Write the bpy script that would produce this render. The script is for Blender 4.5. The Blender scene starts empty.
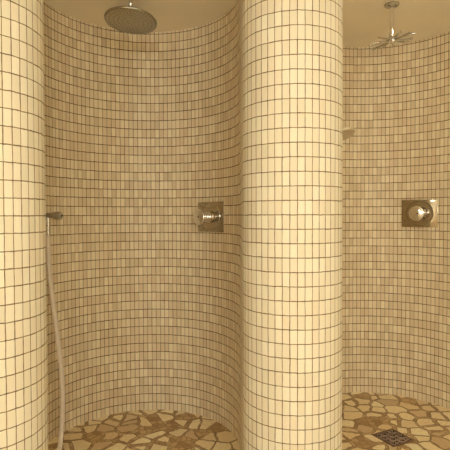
import bpy, bmesh, math, random
from mathutils import Vector, Matrix
random.seed(7)
S = 0.05                       # one tile row in metres
EYE = 22.9 * S
TOP = 44.15 * S                # ceiling height
F_PX = 470.0
PI = math.pi
sc = bpy.context.scene
C = sc.collection

# ------------------------------------------------------------------ helpers
def link(o, parent=None):
    C.objects.link(o)
    if parent: o.parent = parent
    return o

def mesh_obj(name, bm, mat, parent=None, smooth=True, loc=None):
    me = bpy.data.meshes.new(name)
    bmesh.ops.recalc_face_normals(bm, faces=bm.faces)
    bm.to_mesh(me); bm.free()
    if smooth:
        for p in me.polygons: p.use_smooth = True
    o = bpy.data.objects.new(name, me)
    if mat: me.materials.append(mat)
    link(o, parent)
    if loc: o.location = loc
    return o

def sharp(o, deg=35):
    me = o.data
    bm = bmesh.new(); bm.from_mesh(me)
    for e in bm.edges:
        if len(e.link_faces) == 2 and e.calc_face_angle(0) > math.radians(deg): e.smooth = False
    bm.to_mesh(me); bm.free()
    return o

def empty(name, label, cat, loc, rot=(0, 0, 0), group=None):
    o = bpy.data.objects.new(name, None); link(o)
    o.empty_display_size = .05
    o.location = loc; o.rotation_euler = rot
    o['label'] = label; o['category'] = cat
    if group: o['group'] = group
    return o

def lathe(profile, n=48, axis='Z', origin=(0, 0, 0)):
    """profile: list of (radius, height); closed at the axis where radius is 0"""
    bm = bmesh.new(); rings = []
    for r, h in profile:
        if r < 1e-6: rings.append([bm.verts.new((0, 0, h))])
        else: rings.append([bm.verts.new((r*math.cos(2*PI*k/n), r*math.sin(2*PI*k/n), h)) for k in range(n)])
    for a, b in zip(rings, rings[1:]):
        for k in range(n):
            k2 = (k+1) % n
            if len(a) == 1 and len(b) == 1: continue
            if len(a) == 1: bm.faces.new((a[0], b[k], b[k2]))
            elif len(b) == 1: bm.faces.new((a[k], b[0], a[k2]))
            else: bm.faces.new((a[k], b[k], b[k2], a[k2]))
    if len(rings[0]) > 1: bm.faces.new(rings[0])
    if len(rings[-1]) > 1: bm.faces.new(rings[-1])
    if axis == 'Y-':       # +Z of the profile points to -Y
        bmesh.ops.rotate(bm, verts=bm.verts, matrix=Matrix.Rotation(PI/2, 3, 'X'))
    elif axis == 'X':
        bmesh.ops.rotate(bm, verts=bm.verts, matrix=Matrix.Rotation(PI/2, 3, 'Y'))
    bmesh.ops.translate(bm, verts=bm.verts, vec=origin)
    return bm

def tube(pts, r, n=12, cap=True):
    """round tube along a list of points; r number or list"""
    bm = bmesh.new(); rings = []
    pts = [Vector(p) for p in pts]
    up = None
    for i, p in enumerate(pts):
        t = (pts[min(i+1, len(pts)-1)] - pts[max(i-1, 0)]).normalized()
        if up is None:
            up = Vector((0, 0, 1)) if abs(t.z) < .9 else Vector((1, 0, 0))
        side = t.cross(up).normalized(); up = side.cross(t).normalized()
        rr = r[i] if isinstance(r, (list, tuple)) else r
        rings.append([bm.verts.new(p + (side*math.cos(2*PI*k/n) + up*math.sin(2*PI*k/n))*rr) for k in range(n)])
    for a, b in zip(rings, rings[1:]):
        for k in range(n): bm.faces.new((a[k], a[(k+1) % n], b[(k+1) % n], b[k]))
    if cap: bm.faces.new(rings[0]); bm.faces.new(rings[-1])
    return bm

def box(x0, x1, y0, y1, z0, z1, bev=0):
    bm = bmesh.new()
    bmesh.ops.create_cube(bm, size=1)
    for v in bm.verts:
        v.co = Vector(((x0+x1)/2 + v.co.x*(x1-x0), (y0+y1)/2 + v.co.y*(y1-y0), (z0+z1)/2 + v.co.z*(z1-z0)))
    if bev: bmesh.ops.bevel(bm, geom=bm.edges[:], offset=bev, segments=3, affect='EDGES', profile=.5)
    return bm

def catmull(P, sub=12):
    P = [Vector(p) for p in P]; out = []
    Q = [P[0]*2-P[1]] + P + [P[-1]*2-P[-2]]
    for i in range(1, len(Q)-2):
        for k in range(sub):
            t = k/sub
            a, b, c, d = Q[i-1], Q[i], Q[i+1], Q[i+2]
            out.append(.5*((2*b)+(c-a)*t+(2*a-5*b+4*c-d)*t*t+(3*b-a-3*c+d)*t**3))
    out.append(P[-1]); return out

# ------------------------------------------------------------------ materials
class NT:
    def __init__(s, name):
        s.m = bpy.data.materials.new(name); s.m.use_nodes = True
        s.t = s.m.node_tree; s.b = s.t.nodes['Principled BSDF']
    def n(s, typ, **kw):
        nd = s.t.nodes.new(typ)
        for k, v in kw.items(): setattr(nd, k, v)
        return nd
    def l(s, a, b): s.t.links.new(a, b)
    def math(s, op, a, b=None, c=None, clamp=False):
        nd = s.n('ShaderNodeMath', operation=op); nd.use_clamp = clamp
        for i, v in enumerate((a, b, c)):
            if v is None: continue
            if isinstance(v, (int, float)): nd.inputs[i].default_value = v
            else: s.l(v, nd.inputs[i])
        return nd.outputs[0]
    def smooth(s, v, lo, hi, a=0., b=1.):
        nd = s.n('ShaderNodeMapRange', interpolation_type='SMOOTHSTEP')
        if isinstance(v, (int, float)): nd.inputs[0].default_value = v
        else: s.l(v, nd.inputs[0])
        for i, x in ((1, lo), (2, hi), (3, a), (4, b)):
            if isinstance(x, (int, float)): nd.inputs[i].default_value = x
            else: s.l(x, nd.inputs[i])
        return nd.outputs[0]
    def mix(s, f, a, b, mode='MIX'):
        nd = s.n('ShaderNodeMix', data_type='RGBA', blend_type=mode)
        for i, v in ((0, f), (6, a), (7, b)):
            if isinstance(v, (int, float)): nd.inputs[i].default_value = v
            elif isinstance(v, tuple): nd.inputs[i].default_value = (*v, 1)
            else: s.l(v, nd.inputs[i])
        return nd.outputs[2]
    def noise(s, vec, scale, detail=3, rough=.5):
        nd = s.n('ShaderNodeTexNoise'); nd.inputs['Scale'].default_value = scale
        nd.inputs['Detail'].default_value = detail; nd.inputs['Roughness'].default_value = rough
        if vec is not None: s.l(vec, nd.inputs['Vector'])
        return nd.outputs['Fac']
    def comb(s, x, y, z=0.):
        nd = s.n('ShaderNodeCombineXYZ')
        for i, v in enumerate((x, y, z)):
            if isinstance(v, (int, float)): nd.inputs[i].default_value = v
            else: s.l(v, nd.inputs[i])
        return nd.outputs[0]
    def white(s, vec):
        nd = s.n('ShaderNodeTexWhiteNoise', noise_dimensions='3D'); s.l(vec, nd.inputs[0])
        return nd.outputs['Value'], nd.outputs['Color']

def srgb(r, g, b):
    f = lambda c: (c/255/12.92) if c/255 <= .04045 else ((c/255+.055)/1.055)**2.4
    return (f(r), f(g), f(b))

def tile_material(name, w_tile, light, dark, pink, vary, grout, gv=.0011, gh=.0017, rough=.38):
    """stone mosaic: u counts tiles along the wall, v counts rows"""
    M = NT(name)
    uv = M.n('ShaderNodeUVMap', uv_map='UVMap').outputs[0]
    sp = M.n('ShaderNodeSeparateXYZ'); M.l(uv, sp.inputs[0])
    u, v = sp.outputs[0], sp.outputs[1]
    row = M.math('FLOOR', v)
    # rows and columns wander a little
    wob = M.math('MULTIPLY', M.math('SUBTRACT', M.noise(uv, .9, 1), .5), .10)
    wob2 = M.math('MULTIPLY', M.math('SUBTRACT', M.noise(M.comb(u, v, 7.3), 1.3, 1), .5), .07)
    u2 = M.math('ADD', u, wob); v2 = M.math('ADD', v, wob2)
    cu, cv = M.math('FLOOR', u2), M.math('FLOOR', v2)
    fu, fv = M.math('SUBTRACT', u2, cu), M.math('SUBTRACT', v2, cv)
    du = M.math('MULTIPLY', M.math('MINIMUM', fu, M.math('SUBTRACT', 1., fu)), w_tile)
    dv = M.math('MULTIPLY', M.math('MINIMUM', fv, M.math('SUBTRACT', 1., fv)), S)
    # joint widths vary from joint to joint
    ju, _ = M.white(M.comb(M.math('ROUND', u2), cv, 3.1))
    jv, _ = M.white(M.comb(cu, M.math('ROUND', v2), 9.7))
    wu = M.math('MULTIPLY_ADD', ju, gv*1.1, gv*.45)
    wv = M.math('MULTIPLY_ADD', jv, gh*.5, gh*.8)
    mu = M.smooth(du, wu, M.math('ADD', wu, .0011), 1., 0.)
    mv = M.smooth(dv, wv, M.math('ADD', wv, .0011), 1., 0.)
    mask = M.math('MAXIMUM', mu, mv)
    r1, rc = M.white(M.comb(cu, cv, .5))
    r2, _ = M.white(M.comb(cu, cv, 4.5))
    col = M.mix(M.math('POWER', r1, 1.2), light, dark)
    col = M.mix(M.math('MULTIPLY', M.smooth(r2, .55, 1.), .7), col, pink)
    col = M.mix(vary, M.mix(.5, light, dark), col)
    # veins along the tile, seen as fine streaks, and pits
    st = M.noise(M.comb(M.math('MULTIPLY', u, 3.2), M.math('MULTIPLY', v, .8), M.math('MULTIPLY', r1, 20.)), 1.6, 4, .6)
    col = M.mix(M.smooth(st, .35, .75, 0., .28), col, M.mix(.5, dark, pink), 'MIX')
    pit = M.noise(M.comb(M.math('MULTIPLY', u, 1.), M.math('MULTIPLY', v, 2.), 2.), 9., 2)
    pm = M.smooth(pit, .74, .80, 0., .8)
    big = M.noise(M.comb(M.math('MULTIPLY', u, .5), v, 1.), .35, 2)
    col = M.mix(M.smooth(big, .35, .7, 0., .18), col, dark, 'MIX')
    gn = M.noise(M.comb(u, v, 5.), 2.5, 2)
    gcol = M.mix(M.smooth(gn, .35, .65), grout, tuple(c*.45 for c in grout))
    col = M.mix(pm, col, tuple(c*.7 for c in grout))
    col = M.mix(mask, col, gcol)
    dots = M.math('MULTIPLY', M.math('MULTIPLY', M.smooth(du, .001, .0035, 1., 0.), M.smooth(dv, .001, .0035, 1., 0.)), M.smooth(M.math('FRACT', M.math('MULTIPLY', M.math('ADD', ju, jv), 3.7)), .5, .8))
    col = M.mix(M.math('MULTIPLY', dots, .8), col, tuple(c*.35 for c in grout))
    M.l(col, M.b.inputs['Base Color'])
    M.l(M.math('MULTIPLY_ADD', mask, .45, rough), M.b.inputs['Roughness'])
    M.b.inputs['Specular IOR Level'].default_value = .22
    bmp = M.n('ShaderNodeBump'); bmp.inputs['Strength'].default_value = .5; bmp.inputs['Distance'].default_value = .0012
    hgt = M.math('SUBTRACT', M.math('MULTIPLY_ADD', r2, .35, M.math('MULTIPLY', fu, M.math('MULTIPLY', M.math('SUBTRACT', r1, .5), .8))), mask)
    M.l(hgt, bmp.inputs['Height']); M.l(bmp.outputs[0], M.b.inputs['Normal'])
    return M.m

def plain(name, col, rough=.5, metal=0., noise_amt=0., nscale=20., bump=0., coat=0.):
    M = NT(name)
    M.b.inputs['Roughness'].default_value = rough; M.b.inputs['Metallic'].default_value = metal
    tc = M.n('ShaderNodeTexCoord').outputs['Object']
    nf = M.noise(tc, nscale, 4)
    M.l(M.mix(M.smooth(nf, .3, .7, 0., 1.), col, tuple(c*(1-noise_amt) for c in col)), M.b.inputs['Base Color'])
    if coat: M.b.inputs['Coat Weight'].default_value = coat
    if bump:
        bmp = M.n('ShaderNodeBump'); bmp.inputs['Strength'].default_value = bump; bmp.inputs['Distance'].default_value = .001
        M.l(nf, bmp.inputs['Height']); M.l(bmp.outputs[0], M.b.inputs['Normal'])
    return M.m

def floor_material():
    M = NT('broken_stone_floor')
    tc = M.n('ShaderNodeTexCoord').outputs['Object']
    # bend the coordinates slightly so the broken edges are not ruler straight
    nz = M.n('ShaderNodeTexNoise'); nz.inputs['Scale'].default_value = 9; nz.inputs['Detail'].default_value = 2
    M.l(tc, nz.inputs['Vector'])
    vm = M.n('ShaderNodeVectorMath', operation='MULTIPLY_ADD')
    M.l(nz.outputs['Color'], vm.inputs[0]); vm.inputs[1].default_value = (.05, .05, 0); M.l(tc, vm.inputs[2])
    def vor(feature, scale):
        nd = M.n('ShaderNodeTexVoronoi', voronoi_dimensions='2D', feature=feature)
        nd.inputs['Scale'].default_value = scale; nd.inputs['Randomness'].default_value = 1.
        nd.distance = 'EUCLIDEAN'
        M.l(vm.outputs[0], nd.inputs['Vector']); return nd
    edge = vor('DISTANCE_TO_EDGE', 11.).outputs['Distance']
    cell = vor('F1', 11.).outputs['Color']
    sp = M.n('ShaderNodeSeparateColor'); M.l(cell, sp.inputs[0])
    r, g, b = sp.outputs
    fine = M.noise(tc, 60., 4)
    # the pale stones are laid with uneven gaps, the gaps are filled with small brown pieces
    gap = M.math('MULTIPLY_ADD', M.math('POWER', r, 1.6), .24, .02)
    gap = M.smooth(r, .78, .80, gap, 1.)
    stone = M.smooth(M.math('SUBTRACT', edge, gap), 0., .02)
    joint = M.smooth(M.math('ABSOLUTE', M.math('SUBTRACT', edge, gap)), .0, .035, .75, 0.)
    e2 = vor('DISTANCE_TO_EDGE', 27.).outputs['Distance']
    c2 = M.n('ShaderNodeSeparateColor'); M.l(vor('F1', 27.).outputs['Color'], c2.inputs[0])
    brown = M.mix(c2.outputs[0], srgb(160, 128, 86), srgb(206, 176, 130))
    brown = M.mix(M.smooth(e2, .02, .10, .6, 0.), brown, srgb(96, 70, 44))
    pale = M.mix(g, srgb(252, 243, 210), srgb(236, 216, 172))
    pale = M.mix(M.smooth(b, .6, 1., 0., .6), pale, srgb(190, 156, 118))
    pale = M.mix(M.smooth(fine, .35, .7, 0., .25), pale, srgb(176, 148, 102))
    col = M.mix(stone, brown, pale)
    col = M.mix(joint, col, srgb(88, 64, 40))
    jw = M.math('MAXIMUM', joint, M.math('MULTIPLY', M.math('SUBTRACT', 1., stone), .5))
    M.l(col, M.b.inputs['Base Color'])
    M.b.inputs['Roughness'].default_value = .42
    bmp = M.n('ShaderNodeBump'); bmp.inputs['Strength'].default_value = .5; bmp.inputs['Distance'].default_value = .003
    M.l(M.math('SUBTRACT', M.math('MULTIPLY', fine, .25), jw), bmp.inputs['Height']); M.l(bmp.outputs[0], M.b.inputs['Normal'])
    return M.m

def emit(name, col, power):
    M = NT(name)
    M.b.inputs['Base Color'].default_value = (*col, 1)
    M.b.inputs['Emission Color'].default_value = (*col, 1)
    M.b.inputs['Emission Strength'].default_value = power
    return M.m

TILE_NICHE = tile_material('niche_stone_mosaic', .025, srgb(240, 231, 206), srgb(212, 197, 167), srgb(220, 199, 172), .9, srgb(122, 94, 62), gv=.0006, gh=.0012, rough=.45)
TILE_COL = tile_material('column_stone_mosaic', .0264, srgb(231, 227, 211), srgb(216, 210, 190), srgb(220, 209, 190), .9, srgb(146, 124, 92), gv=.0007, gh=.0010, rough=.48)
PLASTER = plain('warm_plaster', srgb(247, 240, 224), .85, 0, .05, 3., .1)
FLOOR = floor_material()
CHROME = plain('polished_chrome', (.80, .80, .82), .07, 1., .03, 30.)
BRUSHED = plain('brushed_steel', (.50, .48, .42), .30, 1., .10, 60.)
SATIN = plain('satin_nickel_plate', (.48, .43, .35), .1, 1., .06, 25.)
RUBBER = plain('nozzle_rubber', srgb(64, 60, 54), .6, 0, .1, 80.)
STEEL = plain('darker_chrome', (.62, .62, .60), .16, 1., .05, 60.)
HOSE = plain('pale_hose_plastic', srgb(226, 216, 204), .35, 0, .06, 60., coat=.3)
DARK = plain('dark_void', srgb(30, 24, 20), .7)
BRONZE = plain('drain_bronze', (.30, .22, .17), .35, 1., .25, 90., .2)

# ------------------------------------------------------------------ the serpentine wall
def V2(x, y): return Vector((x, y))
COLS = [((-36.5, 23.5), 3.75), ((-15.0, 28.8), 3.75), ((5.15, 36.2), 3.78), ((32.0, 42.5), 3.75)]
NICH = [((-29.0, 37.0), 9.4), ((-8.3, 45.2), 9.75), ((17.2, 49.7), 10.4)]

def tangents(nc, nr, cc, cr, right):
    """points where the straight piece between a niche arc and a column arc touches each"""
    n, c = Vector(nc), Vector(cc); d = c - n
    a = math.acos((nr + cr)/d.length); base = math.atan2(d.y, d.x)
    ang = base + (a if right else -a)
    e = Vector((math.cos(ang), math.sin(ang)))
    return ang, n + e*nr, c - e*cr

def arc_pts(c, r, a0, a1, step=.06):
    n = max(2, int(abs(a1-a0)/step)+1)
    return [Vector((c[0]+r*math.cos(a0+(a1-a0)*k/n), c[1]+r*math.sin(a0+(a1-a0)*k/n))) for k in range(n+1)]

def wall_strip(name, pts, us, mat, back_pts, rows=44, kind='structure'):
    """vertical tiled face along pts (units of one row) closed by back_pts behind it"""
    bm = bmesh.new(); uvl = bm.loops.layers.uv.new('UVMap')
    zs = [0, TOP]
    v0 = -EYE/S; v1 = (TOP-EYE)/S
    lo = [bm.verts.new((p.x*S, p.y*S, 0)) for p in pts]; hi = [bm.verts.new((p.x*S, p.y*S, TOP)) for p in pts]
    for i in range(len(pts)-1):
        f = bm.faces.new((lo[i], lo[i+1], hi[i+1], hi[i]))
        for lp, (uu, vv) in zip(f.loops, ((us[i], v0), (us[i+1], v0), (us[i+1], v1), (us[i], v1))): lp[uvl].uv = (uu, vv)
        f.smooth = True
    bl = [bm.verts.new((p.x*S, p.y*S, 0)) for p in back_pts]; bh = [bm.verts.new((p.x*S, p.y*S, TOP)) for p in back_pts]
    loop_lo = lo + bl; loop_hi = hi + bh
    m = len(loop_lo)
    for i in range(len(pts)-1, m):
        j = (i+1) % m
        bm.faces.new((loop_lo[i], loop_lo[j], loop_hi[j], loop_hi[i]))
    if len(back_pts) <= 4:
        bm.faces.new(loop_lo[::-1]); bm.faces.new(loop_hi)
    else:                                   # curved slab: quads between face and back
        k = len(pts); 
        for i in range(k-1):
            a, b = loop_lo[i], loop_lo[i+1]; c, d = loop_lo[m-1-i-1], loop_lo[m-1-i]
            bm.faces.new((a, d, c, b))
            a, b = loop_hi[i], loop_hi[i+1]; c, d = loop_hi[m-1-i-1], loop_hi[m-1-i]
            bm.faces.new((a, b, c, d))
    o = mesh_obj(name, bm, mat, smooth=False)
    for p in o.data.polygons: p.use_smooth = abs(p.normal.z) < .5
    return sharp(o, 40)

col_ang = {}
# niche walls
names = ['wall_side_left', 'wall_left', 'wall_right']
for i, (nc, nr) in enumerate(NICH):
    cl, rl = COLS[i]; cr_, rr = COLS[i+1]
    aL, pL, qL = tangents(nc, nr, cl, rl, False)
    aR, pR, qR = tangents(nc, nr, cr_, rr, True)
    aL2 = aL
    while aL2 < aR: aL2 += 2*PI
    while aL2 - aR > 2*PI: aL2 -= 2*PI
    pts = arc_pts(nc, nr, aL2, aR)
    # continue along the straight pieces half way to each column
    mL = (pL+qL)/2; mR = (pR+qR)/2
    pts = [mL] + pts + [mR]
    L = [0.]
    for a, b in zip(pts, pts[1:]): L.append(L[-1] + (b-a).length)
    us = [x/.5 + 300*i + .2 for x in L]
    back = []
    for k, p in enumerate(pts):
        t = (pts[min(k+1, len(pts)-1)] - pts[max(k-1, 0)]).normalized()
        back.append(p + Vector((-t.y, t.x))*.6)
    o = wall_strip(names[i], pts, us, TILE_NICHE, back[::-1]); o['kind'] = 'structure'
    col_ang.setdefault(i, {})['R'] = (qL, mL)
    col_ang.setdefault(i+1, {})['L'] = (qR, mR)

# the rounded columns that end the partitions
labels = ['cream tiled column beyond the left frame edge',
          'cream mosaic tiled column cut by the left frame edge, beside the hose',
          'broad cream mosaic tiled column in the middle between the two showers',
          'cream tiled column beyond the right frame edge']
for i, (cc, r) in enumerate(COLS):
    if i in (0, 3): continue
    qL, mL = col_ang[i]['L']; qR, mR = col_ang[i]['R']
    c = Vector(cc)
    a0 = math.atan2((qL-c).y, (qL-c).x); a1 = math.atan2((qR-c).y, (qR-c).x)
    while a0 > a1: a0 -= 2*PI
    pts = [mL] + arc_pts(cc, r, a0, a1, .05) + [mR]
    L = [0.]
    for a, b in zip(pts, pts[1:]): L.append(L[-1] + (b-a).length)
    # u = 0 at the point facing -Y
    s_ref = L[1] + (-PI/2 - a0)*r
    ph = {1: .32, 2: 1.031*r/.528-.1}.get(i, 0.)
    us = [(x - s_ref)/.528 + ph + 1000*(i+1) for x in L]
    o = wall_strip('tiled_column', pts, us, TILE_COL, [])
    o['label'] = labels[i]; o['category'] = 'column'; o['group'] = 'mosaic columns between the showers'

# outer ends and room shell
def shell(name, bm, mat):
    o = mesh_obj(name, bm, mat, smooth=False); o['kind'] = 'structure'; return o
XL, XR, YF, YB = -36.5*S, 32*S, -44*S, 62.5*S
shell('floor', box(XL-.3, XR+.3, YF-.1, YB, -.06, 0), FLOOR)
shell('ceiling', box(XL-.3, XR+.3, YF-.1, YB, TOP, TOP+.06), PLASTER)
shell('wall_front', box(XL-.3, XR+.3, YF-.1, YF, 0, TOP), PLASTER)
shell('wall_far_left', box(XL-.3, col_ang[0]['R'][1].x*S, YF, col_ang[0]['R'][1].y*S, 0, TOP), PLASTER)
shell('wall_far_right', box(col_ang[3]['L'][1].x*S, XR+.3, YF, col_ang[3]['L'][1].y*S, 0, TOP), PLASTER)
shell('wall_back', box(XL-.3, XR+.3, YB, YB+.1, 0, TOP), PLASTER)

# ------------------------------------------------------------------ camera
cam = bpy.data.cameras.new('camera'); cam.sensor_width = 36; cam.sensor_fit = 'HORIZONTAL'
cam.lens = F_PX/450*36; cam.clip_start = .02
co = bpy.data.objects.new('camera', cam); C.objects.link(co)
R = Matrix.Rotation(math.radians(90-1.21), 4, 'X') @ Matrix.Rotation(math.radians(-.2), 4, 'Z')
co.matrix_world = Matrix.Translation((0, 0, EYE)) @ R
sc.camera = co

# ------------------------------------------------------------------ rain shower head (left niche)
def W(X, Y, Z): return (X*S, Y*S, EYE + Z*S)          # row units around the eye -> metres

hx, hy = -8.85, 44.9
head_z = EYE + 18.42*S
t = empty('rain_shower_head', 'flat round brushed metal rain shower head on a ceiling stem in the left niche', 'shower head', (hx*S, hy*S, TOP))
dz = head_z - TOP
sharp(mesh_obj('flange', lathe([(0, 0), (.034, 0), (.034, -.006), (.028, -.010), (.012, -.012), (0, -.012)], 40), CHROME, t))
mesh_obj('stem', lathe([(0, -.010), (.0095, -.010), (.0095, dz+.045), (0, dz+.045)], 24), CHROME, t)
sharp(mesh_obj('ball_joint', lathe([(0, dz+.048), (.014, dz+.046), (.016, dz+.036), (.012, dz+.030), (.018, dz+.024), (.020, dz+.016), (.026, dz+.010), (0, dz+.010)], 32), CHROME, t))
RH = .123
disc = sharp(mesh_obj('disc', lathe([(0, .012), (.03, .011), (RH*.85, .008), (RH-.003, .005), (RH, .001), (RH-.001, -.004), (RH-.006, -.007), (0, -.007)], 72), BRUSHED, t), 50)
disc.location = (0, 0, dz); disc.rotation_euler = (math.radians(-6), math.radians(3), 0)
bm = bmesh.new()
for ring, cnt in ((.02, 8), (.04, 16), (.06, 24), (.08, 32), (.10, 40), (.118, 46)):
    for k in range(cnt):
        a = 2*PI*k/cnt
        b2 = bmesh.ops.create_cone(bm, cap_ends=True, segments=6, radius1=.0014, radius2=.002, depth=.002,
                                   matrix=Matrix.Translation((ring*math.cos(a), ring*math.sin(a), -.0075)))
mesh_obj('nozzle_field', bm, RUBBER, disc, smooth=False)['kind'] = 'stuff'

# ------------------------------------------------------------------ star shower head (right niche)
sx, sy = 16.95, 48.0
t = empty('spray_bar_shower_head', 'chrome star shaped shower head of thin bars hanging in the right niche', 'shower head', (sx*S, sy*S, TOP))
flange = sharp(mesh_obj('flange', lathe([(0, 0), (.037, 0), (.037, -.005), (.034, -.009), (0, -.009)], 40), BRUSHED, t))
for dx_ in (-.018, .018):
    o = mesh_obj('screw', lathe([(0, -.009), (.0055, -.009), (.005, -.0105), (0, -.0105)], 16), DARK, flange); o.location = (dx_, -.006, 0)
sharp(mesh_obj('stem', lathe([(0, -.008), (.0095, -.008), (.0095, -.138), (.012, -.140), (.012, -.148), (.0095, -.150), (.0095, -.164), (0, -.164)], 28), CHROME, t))
hz = -.182
hub = sharp(mesh_obj('hub', lathe([(0, hz+.024), (.013, hz+.022), (.017, hz+.012), (.020, hz+.004), (.020, hz-.006), (.016, hz-.012), (.009, hz-.016), (0, hz-.018)], 32), CHROME, t))
NB = 12
for k in range(NB):
    a = 2*PI*k/NB + .12
    ln = .112
    d = Vector((math.cos(a), math.sin(a), math.cos(a)*.16)); zt = hz + (.004 if k % 2 else -.002)
    bar = mesh_obj('spray_bar', tube([Vector((0, 0, zt)) + d*.014, Vector((0, 0, zt)) + d*ln*.5, Vector((0, 0, zt)) + d*(ln-.002), Vector((0, 0, zt)) + d*ln], [.0055, .0055, .0055, .004], 12), STEEL, t)
    sharp(bar)

# ------------------------------------------------------------------ shower mixers
def mixer(label, X, Y, Z, yaw, knob_rot, seat=.004):
    """local -Y points out of the wall"""
    t = empty('shower_mixer', label, 'shower valve', W(X, Y, Z), (0, 0, yaw), 'chrome shower mixers on the niche walls')
    sharp(mesh_obj('plate', box(-.103, .103, -.006-seat, .02, -.083, .083, .003), SATIN, t), 50)
    f = -.006-seat
    sharp(mesh_obj('rosette', lathe([(0, 0), (.078, 0), (.078, .0012), (.0765, .0026), (.0745, .0012), (.034, .0012), (.034, .007), (0, .008)], 64, 'Y-', (0, f, 0)), SATIN, t), 30)
    prof = [(0, .007), (.030, .007), (.030, .012)]
    z = .012
    for k in range(5):                                 # turned grooves along the grip
        prof += [(.0205+.0075*math.sin(PI*q/12), z+.00625-.0060*math.cos(PI*q/12)) for q in range(13)]; z += .0125
    prof += [(.024, z+.002), (0, z+.002)]
    sharp(mesh_obj('grip', lathe(prof, 48, 'Y-', (0, f, 0)), CHROME, t), 60)
    cap = sharp(mesh_obj('end_cap', lathe([(0, z+.002), (.036, z+.002), (.042, z+.005), (.044, z+.009), (.0425, z+.013), (.038, z+.0165), (.034, z+.016), (.026, z+.0185), (.014, z+.0205), (0, z+.021)], 56, 'Y-', (0, f, 0)), CHROME, t), 60)
    mesh_obj('index_mark', lathe([(0, z+.018), (.0045, z+.018), (.004, z+.0215), (0, z+.0218)], 20, 'Y-', (.006, f, .0)), DARK, cap)
    return t
def on_circle(px, N, r):
    k = (px-225)/F_PX; best = None
    for i in range(4000):
        z = 40 + i*.006
        if math.hypot(k*z-N[0], z-N[1]) > r and z > N[1]: best = z; break
    X = k*best
    n = Vector((N[0]-X, N[1]-best)).normalized()
    return X, best, math.atan2(n.x, -n.y)
X, Y, a = on_circle(212, *NICH[1])
mixer('satin metal shower mixer with chrome grip turned sideways, on the left niche wall', X, Y, -.2, a, 0, .007)
X, Y, a = on_circle(420.5, *NICH[2])
mixer('chrome shower mixer seen face on, on the right niche wall below the star head', X, Y, .12, a + math.radians(6), 0, .018)

# ------------------------------------------------------------------ wall outlet with hose (left niche)
ox, oy, oz = -17.35, 46.6, .0
t = empty('hose_outlet', 'dull chrome hose outlet with a round end on the wall beside the left column', 'tap', W(-18.1, oy, oz))
sharp(mesh_obj('wall_disc', lathe([(0, -.01), (.026, -.01), (.026, .003), (.022, .007), (0, .008)], 36, 'X'), BRUSHED, t))
body = sharp(mesh_obj('body', lathe([(0, 0), (.013, 0), (.013, .052), (.016, .058), (.0195, .064), (.0205, .088), (.018, .094), (.013, .096), (0, .096)], 36, 'X'), BRUSHED, t))
sharp(mesh_obj('cap_screw', lathe([(0, .095), (.0065, .095), (.0055, .099), (0, .099)], 20, 'X'), DARK, body))
nx = .027
sharp(mesh_obj('elbow', lathe([(0, -.008), (.011, -.010), (.011, -.034), (.013, -.036), (.013, -.050), (.0095, -.052), (.0095, -.070), (.012, -.072), (.012, -.098), (0, -.098)], 28), CHROME, t)).location = (nx, 0, 0)
# hose
def P(px, py, Y):
    return Vector(((px-225)/F_PX*Y*S, Y*S, EYE - (py-215.2)/F_PX*Y*S))
x0 = -18.1*S + nx
hp = [Vector((x0, oy*S, EYE-.090)), Vector((x0, oy*S, EYE-.13)), P(48.9, 270, 46.4), P(51.8, 300, 46.2), P(55.3, 330, 46.0), P(58.8, 360, 45.8),
      P(60.6, 390, 45.5), P(60.4, 415, 45.1), P(58.8, 436, 44.6), P(57, 450, 44.0)]
last = hp[-1]
hp += [Vector((last.x-.005, last.y-.035, .045)), Vector((last.x-.0, last.y-.09, .0125)), Vector((last.x+.06, last.y-.20, .0115)), Vector((last.x+.20, last.y-.26, .0115)),
       Vector((last.x+.34, last.y-.20, .0115)), Vector((last.x+.40, last.y-.10+.0, .0115))]
hp[-1] = Vector((last.x+.44, last.y-.24, .0115))
hz_ = catmull(hp, 10)
t = empty('shower_hose', 'long pale plastic shower hose hanging down beside the left column to the floor', 'hose', hp[0])
o = mesh_obj('tube', tube([p - hp[0] for p in hz_], .0116, 16), HOSE, t)
e0 = hz_[-1]-hp[0]; e1 = e0 + (hz_[-1]-hz_[-3]).normalized()*.03
sharp(mesh_obj('end_fitting', tube([e0-(e1-e0)*.2, e0, e1], [.0125, .0125, .0115], 16), CHROME, t))

# ------------------------------------------------------------------ small shower head behind the middle column
t = empty('wall_shower_head', 'small shower head on a wall arm, only its tip showing past the middle column', 'shower head', W(7.3, 51.5, 8.9))
d0 = Vector((1, -.15, 0)).normalized()
sharp(mesh_obj('wall_flange', lathe([(0, -.03), (.028, -.03), (.028, .002), (.022, .008), (0, .009)], 32, 'X'), CHROME, t))
arm = [Vector((0, 0, 0)), Vector((.08, -.005, .016)), Vector((.17, -.012, .026)), Vector((.235, -.012, .014))]
mesh_obj('arm', tube(catmull(arm, 6), .009, 14), CHROME, t)
hd = sharp(mesh_obj('head', lathe([(0, .03), (.012, .028), (.018, .018), (.056, .011), (.066, .005), (.066, -.005), (.061, -.008), (0, -.008)], 48), plain('dull_pale_metal', (.74, .70, .60), .5, 1., .05, 40.), t), 40)
hd.location = (.272, -.025, -.012)
hd.rotation_euler = Vector((-.24, .30, .9)).to_track_quat('Z', 'Y').to_euler()

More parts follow.
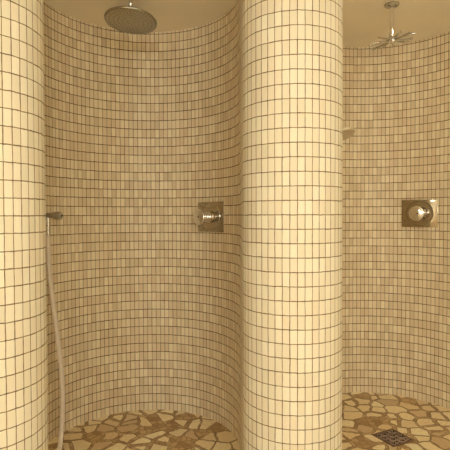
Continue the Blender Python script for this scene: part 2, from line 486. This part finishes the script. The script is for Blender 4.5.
# ------------------------------------------------------------------ floor drain
t = empty('floor_drain', 'square bronze floor drain with patterned grate set in the stone floor', 'drain', (17.15*S, 47.75*S, 0), (0, 0, math.radians(-63)))
hs = .074
bm = bmesh.new()
for x0_, x1_, y0_, y1_ in ((-hs, hs, -hs, -hs+.012), (-hs, hs, hs-.012, hs), (-hs, -hs+.012, -hs+.012, hs-.012), (hs-.012, hs, -hs+.012, hs-.012)):
    b2 = box(x0_, x1_, y0_, y1_, -.004, .004, .001)
    me = bpy.data.meshes.new('tmp'); b2.to_mesh(me); b2.free(); bm.from_mesh(me); bpy.data.meshes.remove(me)
mesh_obj('frame', bm, BRONZE, t, smooth=False)
mesh_obj('sump_shade', box(-hs+.005, hs-.005, -hs+.005, hs-.005, .0002, .0008), DARK, t, smooth=False)  # flat dark sheet standing for the shade in the hollow below the grate
# grate: pattern of rings and curled bars
bm = bmesh.new()
def addbm(src, dst):
    me = bpy.data.meshes.new('tmp'); src.to_mesh(me); src.free(); dst.from_mesh(me); bpy.data.meshes.remove(me)
g = .122/4
for i in range(4):
    for j in range(4):
        cx_, cy_ = -.061 + g*(i+.5), -.061 + g*(j+.5)
        a0 = (i+j) % 2 * PI/2 + PI/4
        pts_ = [Vector((cx_+.0125*math.cos(a0+2*PI*.8*k/14), cy_+.0125*math.sin(a0+2*PI*.8*k/14), .0028)) for k in range(15)]
        addbm(tube(pts_, .0022, 6), bm)
        addbm(tube([Vector((cx_, cy_, .0028)), Vector((cx_+g*.5*math.cos(a0), cy_+g*.5*math.sin(a0), .0028))], .0022, 6), bm)
for k in range(1, 4):
    q = -.061 + g*k
    addbm(tube([Vector((q, -.062, .0022)), Vector((q, .062, .0022))], .0016, 6), bm)
    addbm(tube([Vector((-.062, q, .0022)), Vector((.062, q, .0022))], .0016, 6), bm)
mesh_obj('grate', bm, plain('worn_grate_metal', (.62, .50, .44), .45, 1., .4, 120., .2), t)

# ------------------------------------------------------------------ added ceiling lamps, out of view, lighting columns and niches
def lamp(X, Y, r, power, label, col):
    t = empty('added_ceiling_light', label, 'added ceiling light', (X*S, Y*S, TOP), group='added round ceiling lamps out of view')
    sharp(mesh_obj('rim', lathe([(r*.97, 0), (r+.012, 0), (r+.012, -.02), (r+.004, -.026), (r*.97, -.024), (r*.97, 0)], 48), CHROME, t))
    sharp(mesh_obj('diffuser', lathe([(0, -.002), (r*.96, -.002), (r*.96, -.018), (r*.7, -.024), (0, -.027)], 48), emit('added_lamp_glass_%d' % int(X+100), col, power), t))
WARM = (1.0, .99, .86)
lamp(20, 42, .05, 40, 'added small warm ceiling lamp, unseen, brightening the right niche', (1, .86, .58))  # added out of view to make the right niche brighter and yellower
lamp(12, 4, .17, 16, 'added round warm ceiling lamp, unseen in the passage, right of the camera', WARM)
lamp(-14, 0, .17, 9, 'added round warm ceiling lamp, unseen in the passage, left of the camera', WARM)
def fill_light(X, z, w, h, power, label, col):  # glowing panels added behind the camera to brighten the niches from the front
    t = empty('fill_wall_light', label, 'added wall light', (X*S, YF, z), group='added square fill panels behind the camera')
    mesh_obj('back_plate', box(-w/2-.02, w/2+.02, 0, .02, -h/2-.02, h/2+.02, .004), BRUSHED, t, smooth=False)
    mesh_obj('fill_shade', box(-w/2, w/2, .02, .08, -h/2, h/2, .012), emit('fill_glass_%d' % int(X+100), col, power), t, smooth=False)
fill_light(14, 1.62, .5, .6, 24, 'added square fill panel, unseen behind the camera, on the right', WARM)
fill_light(-14, 1.62, .5, .6, 12, 'added square fill panel, unseen behind the camera, on the left', (.97, 1, .98))

# ------------------------------------------------------------------ world and view
w = bpy.data.worlds.new('world'); sc.world = w; w.use_nodes = True
w.node_tree.nodes['Background'].inputs[0].default_value = (1, .85, .65, 1)
w.node_tree.nodes['Background'].inputs[1].default_value = .02
vs = sc.view_settings
vs.view_transform = 'Standard'; vs.look = 'None'; vs.gamma = 1; vs.use_curve_mapping = False
vs.exposure = 0.25
sc.cycles.max_bounces = 12; sc.cycles.diffuse_bounces = 8
